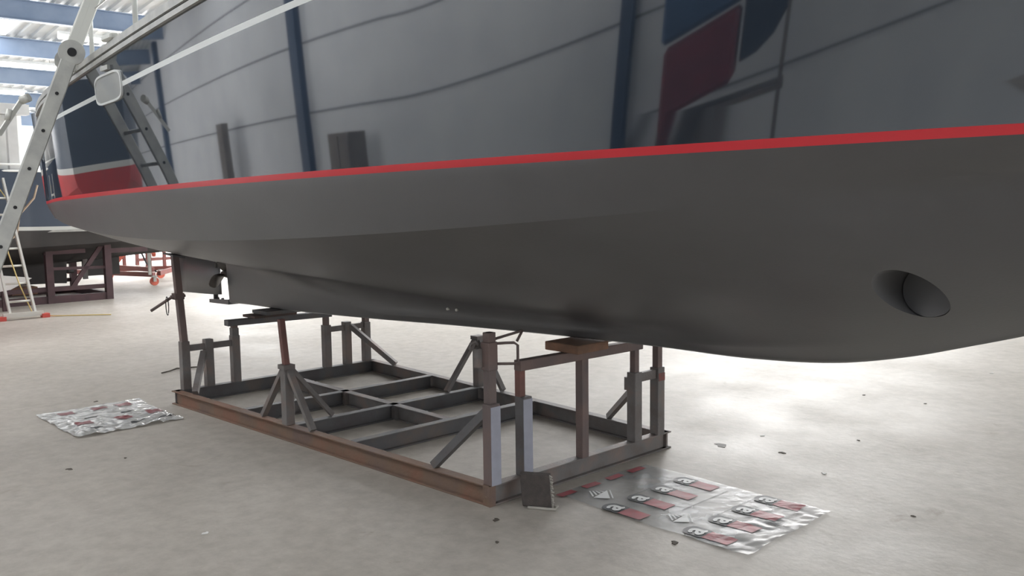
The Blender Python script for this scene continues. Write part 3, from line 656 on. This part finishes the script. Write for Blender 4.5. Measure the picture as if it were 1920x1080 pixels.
SH, hf = make_sheet('printed_plastic_sheet', 'large clear plastic sheet with white letter a logos and red blocks by the cradle corner', 3.755, 4.95, -.385, .395,
                    lambda t: .04 + 3.4 * max(0, t - .68)**1.2, 2.0, 96, 60, .02)
for v in (.352, .150, -.055, -.25):
    drape(SH, 'red_block', 'print_red', quadgrid(3.765, 3.815, v - .062, v + .062, 3, 5), hf, .0022)
for s, vv in ((4.128, (.343, .136, -.071, -.276)), (4.624, (.320, .108, -.101, -.318))):
    for v in vv: logo(SH, hf, s, v, .92)
triangle(SH, hf, 1130, 930); triangle(SH, hf, 1279, 975)
for (x0, x1) in ((4.39, 4.395), (4.06, 4.064), (4.56, 4.564)):
    drape(SH, 'fold_line', 'print_black', quadgrid(x0, x1, -.30, .12, 1, 10), hf, .002)
S2, hf2 = make_sheet('printed_plastic_sheet', 'smaller crumpled shiny plastic sheet with dull red prints lying left of the cradle', -.385, .56, 1.13, 1.90,
                     lambda t: .7 + 1.3 * t, 9.0, 90, 70, .03, 'plastic2')
for s, v in ((-.25, 1.72), (-.25, 1.48), (-.25, 1.29), (.17, 1.72), (.20, 1.45), (.17, 1.20)):
    drape(S2, 'red_block', 'print_red2', quadgrid(s - .05, s + .06, v - .055, v + .055, 6, 8), hf2, .0025)
for s, v in ((.02, 1.62), (.02, 1.35), (.40, 1.7), (.42, 1.42), (.42, 1.22)):
    drape(S2, 'black_block', 'print_black', quadgrid(s - .015, s + .015, v - .05, v + .05, 2, 8), hf2, .0030)
# ------------------------------------------------------------------ ladders
def ladder_holes(q, p, q_, n0, n1, off): pass
LD = thing('hinged_ladder', 'big weathered aluminium hinged ladder leaning on the stern rail of the yacht', 'ladder', (.3, 2.72, 0))
foot = Vector((.30, 2.75, 0)); top = Vector((.16, 1.67, 2.66)); dirl = (top - foot).normalized()
hw = .21; Dv = Vector((.975, .222, 0))
nrm = dirl.cross(Dv).normalized()          # across the rail face
def rail_bar(a, b, w_, t_, m, name, par):
    a = Vector(a); b = Vector(b); q = MB(); u_ = (b - a).normalized(); e1 = Dv * t_ / 2; e2 = u_.cross(Dv).normalized() * w_ / 2
    q.hexa([a - e1 - e2, a + e1 - e2, a + e1 + e2, a - e1 + e2, b - e1 - e2, b + e1 - e2, b + e1 + e2, b - e1 + e2]); return q.build(name, m, par, bevel=.006)
for sg in (1, -1):
    rl = rail_bar(foot + Dv * hw * sg + dirl * .02, top + Dv * hw * sg, .10, .03, 'alu', 'rail', LD)
    if sg == 1:
        for i in range(1, 10):
            c = foot + dirl * (.28 * i + .06) + Dv * (hw + .012); MB().tube([c, c + Dv * .008], .012, 12).build('rung_end', 'hole', rl)
    q = MB(); q.post(foot.x + hw * sg, foot.y, .06, 0.0, .05); q.build('rubber_foot', 'hole', rl)
for i in range(1, 10):
    c = foot + dirl * (.28 * i + .06); MB().tube([c - Dv * hw, c + Dv * hw], .015, 8).build('rung', 'alu', LD)
# hinge and upper section
hin = top + dirl * .02; top2 = hin + Vector((-.02, -.52, 1.25)); d2 = (top2 - hin).normalized()
for sg in (1, -1):
    q = MB(); q.tube([hin + Dv * (hw * sg - .02), hin + Dv * (hw * sg + .024)], .085, 24); q.build('hinge', 'alu', LD)
    q = MB(); q.tube([hin + Dv * (hw * sg + .024), hin + Dv * (hw * sg + .034)], .03, 16); q.build('hinge_bolt', 'hole', LD)
    rail_bar(hin + Dv * hw * sg, top2 + Dv * hw * sg, .10, .03, 'alu_bright', 'rail', LD)
    rail_bar(hin + Dv * hw * sg + Vector((0, .12, -.25)), top2 + Dv * hw * sg + Vector((0, .12, -.2)), .05, .03, 'alu_bright', 'rail', LD)
for i in range(1, 5):
    c = hin + d2 * (.28 * i); MB().tube([c - Dv * hw, c + Dv * hw], .015, 8).build('rung', 'alu', LD)
# stand-off bracket
q = MB(); q.bar((.30, 2.18, 2.10), (.26, 2.02, 2.34), .02, .03); q.tube([(.28, 2.12, 2.2), (.28, 2.10, 2.27)], .02, 8); q.tube([(.26, 2.02, 2.34), (.30, 1.98, 2.36)], .03, 8)
q.build('stand_off_bracket', 'alu_bright', LD)
L2 = thing('aluminium_ladder', 'bright narrow aluminium ladder with red feet standing against the far yacht', 'ladder', (-7.0, .28, 0))
f0 = Vector((-7.02, .285, 0)); t0 = Vector((-8.22, .30, 2.05)); dl = (t0 - f0).normalized(); Nv = Vector((0, 1, 0))
for sg in (1, -1):
    MB().bar(f0 + Nv * .165 * sg + dl * .05, t0 + Nv * .15 * sg, .03, .06).build('rail', 'alu_bright', L2)
for i in range(1, 8):
    c = f0 + dl * (.29 * i); MB().tube([c - Nv * .16, c + Nv * .16], .017, 8).build('rung', 'alu_bright', L2)
stb = MB(); stb.box(-7.06, -7.0, .02, .55, .035, .10).build('stabiliser_bar', 'alu_bright', L2)
for v in (.0, .57): MB().box(-7.09, -6.97, v - .05, v + .05, 0, .06).build('red_foot', 'redplastic', L2)
q = MB(); q.tube([(-8.25, .2, 1.9), (-8.1, .12, 1.7), (-7.7, .30, 1.35), (-7.4, .34, .95), (-7.3, .25, .5), (-7.2, .12, .05), (-7.0, -.1, .012), (-6.7, -.5, .012), (-6.5, -.75, .012)], .009, 6)
tag(q.build('yellow_cord', 'hose', org=(-7.2, 0, 0)), 'thin yellow cord hanging through the narrow far ladder to the floor', 'cord')
q = MB(); q.tube([(-8.3, -.35, 1.95), (-8.15, -.25, 1.75), (-8.1, -.02, 1.5), (-8.05, .05, 1.2), (-8.0, .35, .95), (-7.9, .45, .75)], .016, 6)
tag(q.build('tan_hose', 'brownhose', org=(-8.0, 0, .7)), 'tan hose looping down beside the far blue yacht behind the ladders', 'hose')
# ------------------------------------------------------------------ the yacht behind, lying across the hall
BB = thing('sailing_yacht', 'dark blue yacht with white boot stripe standing on a maroon cradle in the background', 'boat', (-9.95, 0, .25))
def place_bg(p):
    s, v, z = p; s2 = s * .50 if s > 0 else s
    return (-9.95 + v * .95, s2 - .28, z - .43)
bh = hull_mesh('hull', ['anti2', 'stripe_grey', 'navy2', 'navy2', 'antired'], BB, place_bg, split=lambda s: s > 3.2, wst=.06)  # red fore bottom is added out of view to tint the stern reflection
for x0, x1, z0, z1 in ((-1.9, .2, 1.20, 1.235),):
    MB().box(-8.60, -8.56, x0, x1, z0, z1).build('hull_stripe', 'rail', BB)
q = MB(); q.box(-8.66, -8.60, -1.75, -1.25, 1.22, 1.34); q.build('primer_patch', 'orangepatch', BB, bevel=.02)
q = MB(); q.box(-9.97, -9.93, -2.1, -1.45, .35, .75); q.tube([(-9.95, -1.30, .46), (-9.95, -1.12, .46)], .04, 10); q.build('rudder', 'anti2', BB)
q = MB(); q.box(-9.92, -9.87, -1.52, -1.44, .30, .85); q.build('rudder_post', 'steel', BB)
C2 = thing('boat_cradle', 'dark maroon steel cradle under the far blue yacht', 'boat cradle', (-9.9, 1, 0))
for s in (-8.95, -10.85):
    q = MB(); q.box(s - .04, s + .04, -1.62, 3.4, .0, .12); q.build('side_beam', 'maroon', C2)
    q = MB(); q.box(s - .03, s + .03, -1.62, 3.4, .20, .27); q.build('side_beam', 'maroon', C2)
    for v in (-1.56, -.62, .7, 2.0, 3.3):
        q = MB(); q.post(s, v, .11, 0, 1.02 if v < 0 else .8); q.build('post', 'maroon', C2)
    q = MB(); q.bar((s, -.95, .22), (s, -1.50, .98), .05, .07); q.build('brace', 'maroon', C2)
    q = MB(); q.bar((s, -.60, .58), (s, -1.55, .56), .05, .05); q.bar((s, -.55, .85), (s, -1.2, .86), .05, .07); q.build('tie_bar', 'maroon', C2)
q = MB(); q.box(-8.98, -8.92, -2.25, -1.6, .80, .88); q.build('outrigger_arm', 'maroon', C2)
for v in (-1.56, 3.3, .4): MB().box(-10.85, -8.95, v - .04, v + .04, .0, .12).build('cross_beam', 'maroon', C2)
for v in (-.4, 1.5): MB().box(-10.3, -9.6, v - .2, v + .2, .12, .245).build('keel_block', 'wood', C2)
# small red-bottomed boat just outside the view; the topsides at the stern mirror it
SB = thing('small_boat', 'small blue boat with grey stripe and red bottom, mirrored in the stern topsides', 'boat', (-6.4, 2.35, 0))
def place_small(p): return (-4.9 - (p[0] + 3.4) * .26, 2.25 + p[1] * .74, 2.0 + (p[2] - 1.7) * 1.15)
hull_mesh('hull', ['antired', 'stripe_grey', 'navy3', 'navy3'], SB, place_small, wst=.07)
for s in (-5.3, -6.6):
    for v in (2.05, 2.65): MB().post(s, v, .07, 0, 1.45).build('stand', 'maroon', SB)
    MB().bar((s, 1.95, .9), (s, 2.75, .9), .05, .07).build('tie_bar', 'maroon', SB)
# white sheeting tent on that yacht
TN = thing('plastic_sheeting_tent', 'white plastic sheeting tent on posts over the deck of the far blue yacht', 'tent', (-9.6, .8, 2.15))
for v in (-.10, .42, 1.2, 2.0):
    MB().box(-8.62, -8.50, v - .07, v + .07, 2.10, 3.15).build('post', 'plastic_white', TN)
MB().box(-8.68, -8.46, -.35, 2.6, 3.06, 3.22).build('top_beam', 'plastic_white', TN)
MB().box(-10.9, -8.6, -.35, 2.6, 3.20, 3.24).build('roof_sheet', 'plastic_white', TN)
q = MB(); g = [[q.bm.verts.new(q.P((-8.75 + .05 * noise.noise(Vector((i * .5, j * .6, 1))), -.3 + i * .145, 2.16 + j * .105))) for j in range(10)] for i in range(21)]
for i in range(20):
    for j in range(9): q.bm.faces.new((g[i][j], g[i + 1][j], g[i + 1][j + 1], g[i][j + 1])).smooth = True
o = q.build('side_sheet', 'plastic_white', TN); o.modifiers.new('t', 'SOLIDIFY').thickness = .004
for z in (2.28, 2.18):
    q = MB(); q.tube([(-8.42, -1.1, z), (-8.42, 2.6, z)], .018, 8); q.build('guard_rail', 'white', TN)
# white wedge-shaped board and bits by the far ladder
WB = thing('white_board', 'white wedge shaped board lying on trestles behind the narrow ladder', 'board', (-8.3, .45, 0))
q = MB(); q.prism([(-8.2, -.16, .50), (-8.2, .25, .56), (-8.2, 1.2, .56), (-8.2, 1.2, .36), (-8.2, .45, .30), (-8.2, .15, .34)], (-.25, 0, 0)); q.build('board', 'plastic_white', WB)
for v in (.22, .9): MB().post(-8.32, v, .06, 0, .33).build('trestle_leg', 'maroon', WB)
# ------------------------------------------------------------------ red trolley frames on castors in the background
def castor(t, s, v):
    q = MB(); q.tube([(s - .03, v, .085), (s + .03, v, .085)], .085, 18); w_ = q.build('castor_wheel', 'orange', t)
    q = MB(); q.box(s - .045, s + .045, v - .05, v + .05, .17, .20); q.box(s - .045, s - .035, v - .03, v + .03, .08, .18); q.box(s + .035, s + .045, v - .03, v + .03, .08, .18); q.build('castor_fork', 'alu', t)
TR = thing('wheeled_frame', 'red steel trolley frame on orange castors between the far yacht and stern', 'trolley', (-12.2, -3.4, 0))
for (s, v) in ((-10.9, -3.1), (-13.2, -3.0), (-12.6, -3.9), (-10.9, -5.2)): castor(TR, s, v)
for p, q_ in (((-13.3, -2.2, .22), (-10.9, -3.1, .22)), ((-13.2, -3.0, .22), (-12.4, -4.3, .22)), ((-12.4, -4.3, .24), (-10.9, -3.2, .24)), ((-13.3, -2.9, .30), (-11.2, -3.2, .30))):
    MB().bar(p, q_, .07, .09).build('base_rail', 'darkred', TR)
for (s, v, z) in ((-13.2, -2.7, .9), (-12.8, -3.2, 1.05), (-12.0, -3.4, .75), (-11.1, -3.1, 1.1), (-12.6, -4.0, 1.1)):
    MB().post(s, v, .06, .22, z).build('upright', 'darkred', TR)
MB().post(-10.9, -3.02, .05, .22, 1.15).build('jack_post', 'alu', TR)
for p, q_ in (((-13.3, -1.9, 1.13), (-10.9, -3.25, 1.13)), ((-12.9, -3.2, .80), (-10.8, -3.3, .80)), ((-12.8, -2.9, .25), (-11.8, -3.3, 1.1)), ((-11.8, -3.3, 1.1), (-11.1, -3.2, .6))):
    MB().bar(p, q_, .06, .07).build('top_rail', 'orange', TR)
MB().tube([(-12.0, -3.2, 1.1), (-12.0, -3.25, .7), (-11.8, -3.3, .4), (-11.3, -3.3, .25)], .018, 7).build('hose', 'hole', TR)
T3 = thing('wheeled_frame', 'smaller red frame with grey sheet standing behind the castored trolley', 'trolley', (-17.5, -6, 0))
for v in (-5.2, -6.2, -7.2): MB().post(-17.5, v, .08, .0, 1.5).build('upright', 'darkred', T3)
MB().box(-17.55, -17.45, -7.2, -5.2, 1.0, 1.08).build('top_rail', 'orange', T3); MB().box(-17.62, -17.56, -7.1, -5.4, .35, 1.4).build('panel', 'rail', T3)
MB().box(-17.55, -17.45, -7.2, -5.2, .1, .18).build('base_rail', 'darkred', T3)
# grey panels and white post far behind
tag(MB().box(-22.1, -22.0, -6.2, -3.6, 0, 1.4).build('grey_panel', 'rail', org=(-22, -5, 0)), 'pale grey panel standing far behind the far cradle', 'panel')
tag(MB().box(-20.1, -19.9, -6.75, -6.45, 0, 3.2).build('white_post', 'plastic_white', org=(-20, -6.6, 0)), 'white square post far behind the red trolley', 'post')
# ------------------------------------------------------------------ things beside and behind the viewer that the glossy topsides mirror
RK = thing('reflection_rack', 'made-up rack of red, blue and dark shapes by the left wall, added for the bow reflection', 'rack', (4.82, 7.3, 0))  # made-up rack, stands in for a mirrored boat behind the viewer
MB().hexa([(4.07, 7.0, 1.25), (5.04, 7.0, 1.40), (5.04, 7.6, 1.40), (4.07, 7.6, 1.25), (4.07, 7.0, 1.95), (5.04, 7.0, 2.12), (5.04, 7.6, 2.12), (4.07, 7.6, 1.95)]).build('red_reflection_block', 'redblock', RK, bevel=.05)
MB().hexa([(4.02, 7.0, 1.98), (5.06, 7.0, 2.15), (5.06, 7.6, 2.15), (4.02, 7.6, 1.98), (4.02, 7.0, 2.9), (5.06, 7.0, 2.9), (5.06, 7.6, 2.9), (4.02, 7.6, 2.9)]).build('blue_reflection_block', 'blue', RK, bevel=.05)
q = MB(); q.prism([(5.10, 7.1, 1.55), (5.32, 7.1, 1.60), (5.52, 7.1, 1.72), (5.67, 7.1, 1.95), (5.72, 7.1, 2.9), (5.10, 7.1, 2.9)], (0, .6, 0)); q.build('dark_hull_stand_in', 'navy2', RK, bevel=.02)
for s in (4.07, 5.67):
    for v in (7.08, 7.6): MB().post(s, v, .05, 0, 2.0 if s > 4.7 else 1.3).build('upright', 'steel', RK)
MB().box(4.02, 5.72, 7.05, 7.6, 1.16, 1.22).build('shelf', 'steel', RK)
tag(MB().box(-10.9, -10.4, 7.9, 8.2, 0, 2.55).build('board_stack', 'timber_grey', org=(-10.6, 8, 0), bevel=.01), 'tall grey brown board stack by the left wall, mirrored in the topsides', 'boards')
CBN = thing('cabinet', 'low grey cabinet by the left wall, mirrored in the topsides', 'cabinet', (-3.2, 7.9, 0))
MB().box(-3.6, -2.8, 7.6, 8.2, .08, 2.0).build('body', 'timber_grey', CBN, bevel=.01)
for s in (-3.38, -2.99):
    dr = MB().box(s - .18, s + .18, 7.575, 7.6, .12, 1.95).build('door', 'timber_grey', CBN, bevel=.004)
    MB().tube([(s + .12, 7.565, 1.0), (s + .12, 7.565, 1.15)], .01, 8).build('handle', 'alu', dr)
for s in (-3.55, -2.85):
    for v in (7.65, 8.15): MB().post(s, v, .05, 0, .09).build('leg', 'steel', CBN)
# ------------------------------------------------------------------ flecks on the floor
random.seed(11)
fl = [(930, 975, 1, 'dark fleck on the floor just in front of the near cradle corner'), (932, 1017, 0, 'tiny dark fleck below the near cradle corner by the bottom of the photo'),
      (130, 880, 1, 'dark fleck on the floor below the crumpled sheet'), (180, 753, 1, 'dark fleck on the floor behind the crumpled sheet'),
      (1265, 1018, 1, 'curled dark fleck beside the lower edge of the large printed sheet'), (1352, 835, 2, 'round dark damp spot on the floor right of the cradle'),
      (1430, 817, 3, 'white flake on the floor beyond the round dark spot'), (1545, 888, 3, 'white flake on the floor to the right of the large printed sheet'),
      (1610, 826, 0, 'tiny dark fleck on the open floor right of the round spot'), (1712, 968, 0, 'tiny dark fleck on the floor in the lower right corner'),
      (1735, 757, 0, 'tiny dark fleck on the pale floor under the bow'), (385, 1000, 3, 'white flake on the floor at the lower left'),
      (1620, 741, 0, 'tiny dark fleck on the pale floor behind the forefoot'), (1466, 849, 1, 'dark fleck between the round spot and the right edge'),
      (235, 859, 0, 'tiny dark fleck right of the fleck below the crumpled sheet'), (1860, 700, 3, 'white flake on the pale floor at the far right')]
tw = [ppx(x, y) for x, y in ((303, 701), (318, 698), (332, 692), (345, 693), (360, 690), (376, 690))]
tag(MB().tube([(a, b, .008 + .004 * (i % 2)) for i, (a, b) in enumerate(tw)], .007, 6).build('twig', 'debris', org=(tw[2][0], tw[2][1], 0)), 'thin dark twig lying on the floor behind the left end of the cradle', 'twig')
proto = {}
for x, y, kd, lab in fl:
    s, v = ppx(x, y); a = random.uniform(0, 3.14)
    if kd in proto: o = proto[kd].copy(); COL.objects.link(o)
    else:
        q = MB(); n_ = 9; rr = (.012, .022, .05, .018)[kd]
        q.prism([(rr * (1 + .4 * math.sin(i * 2.7)) * math.cos(2 * math.pi * i / n_), .6 * rr * (1 + .4 * math.cos(i * 3.1)) * math.sin(2 * math.pi * i / n_), 0) for i in range(n_)], (0, 0, .003 if kd != 2 else .0015))
        o = q.build('floor_flake', {2: 'stain', 3: 'debris_w'}.get(kd, 'debris')); proto[kd] = o
    o.location = W(s, v, 0); o.rotation_euler = (0, 0, a)
    tag(o, lab, 'debris', 'white flakes on the floor' if kd == 3 else 'dark flecks on the floor')
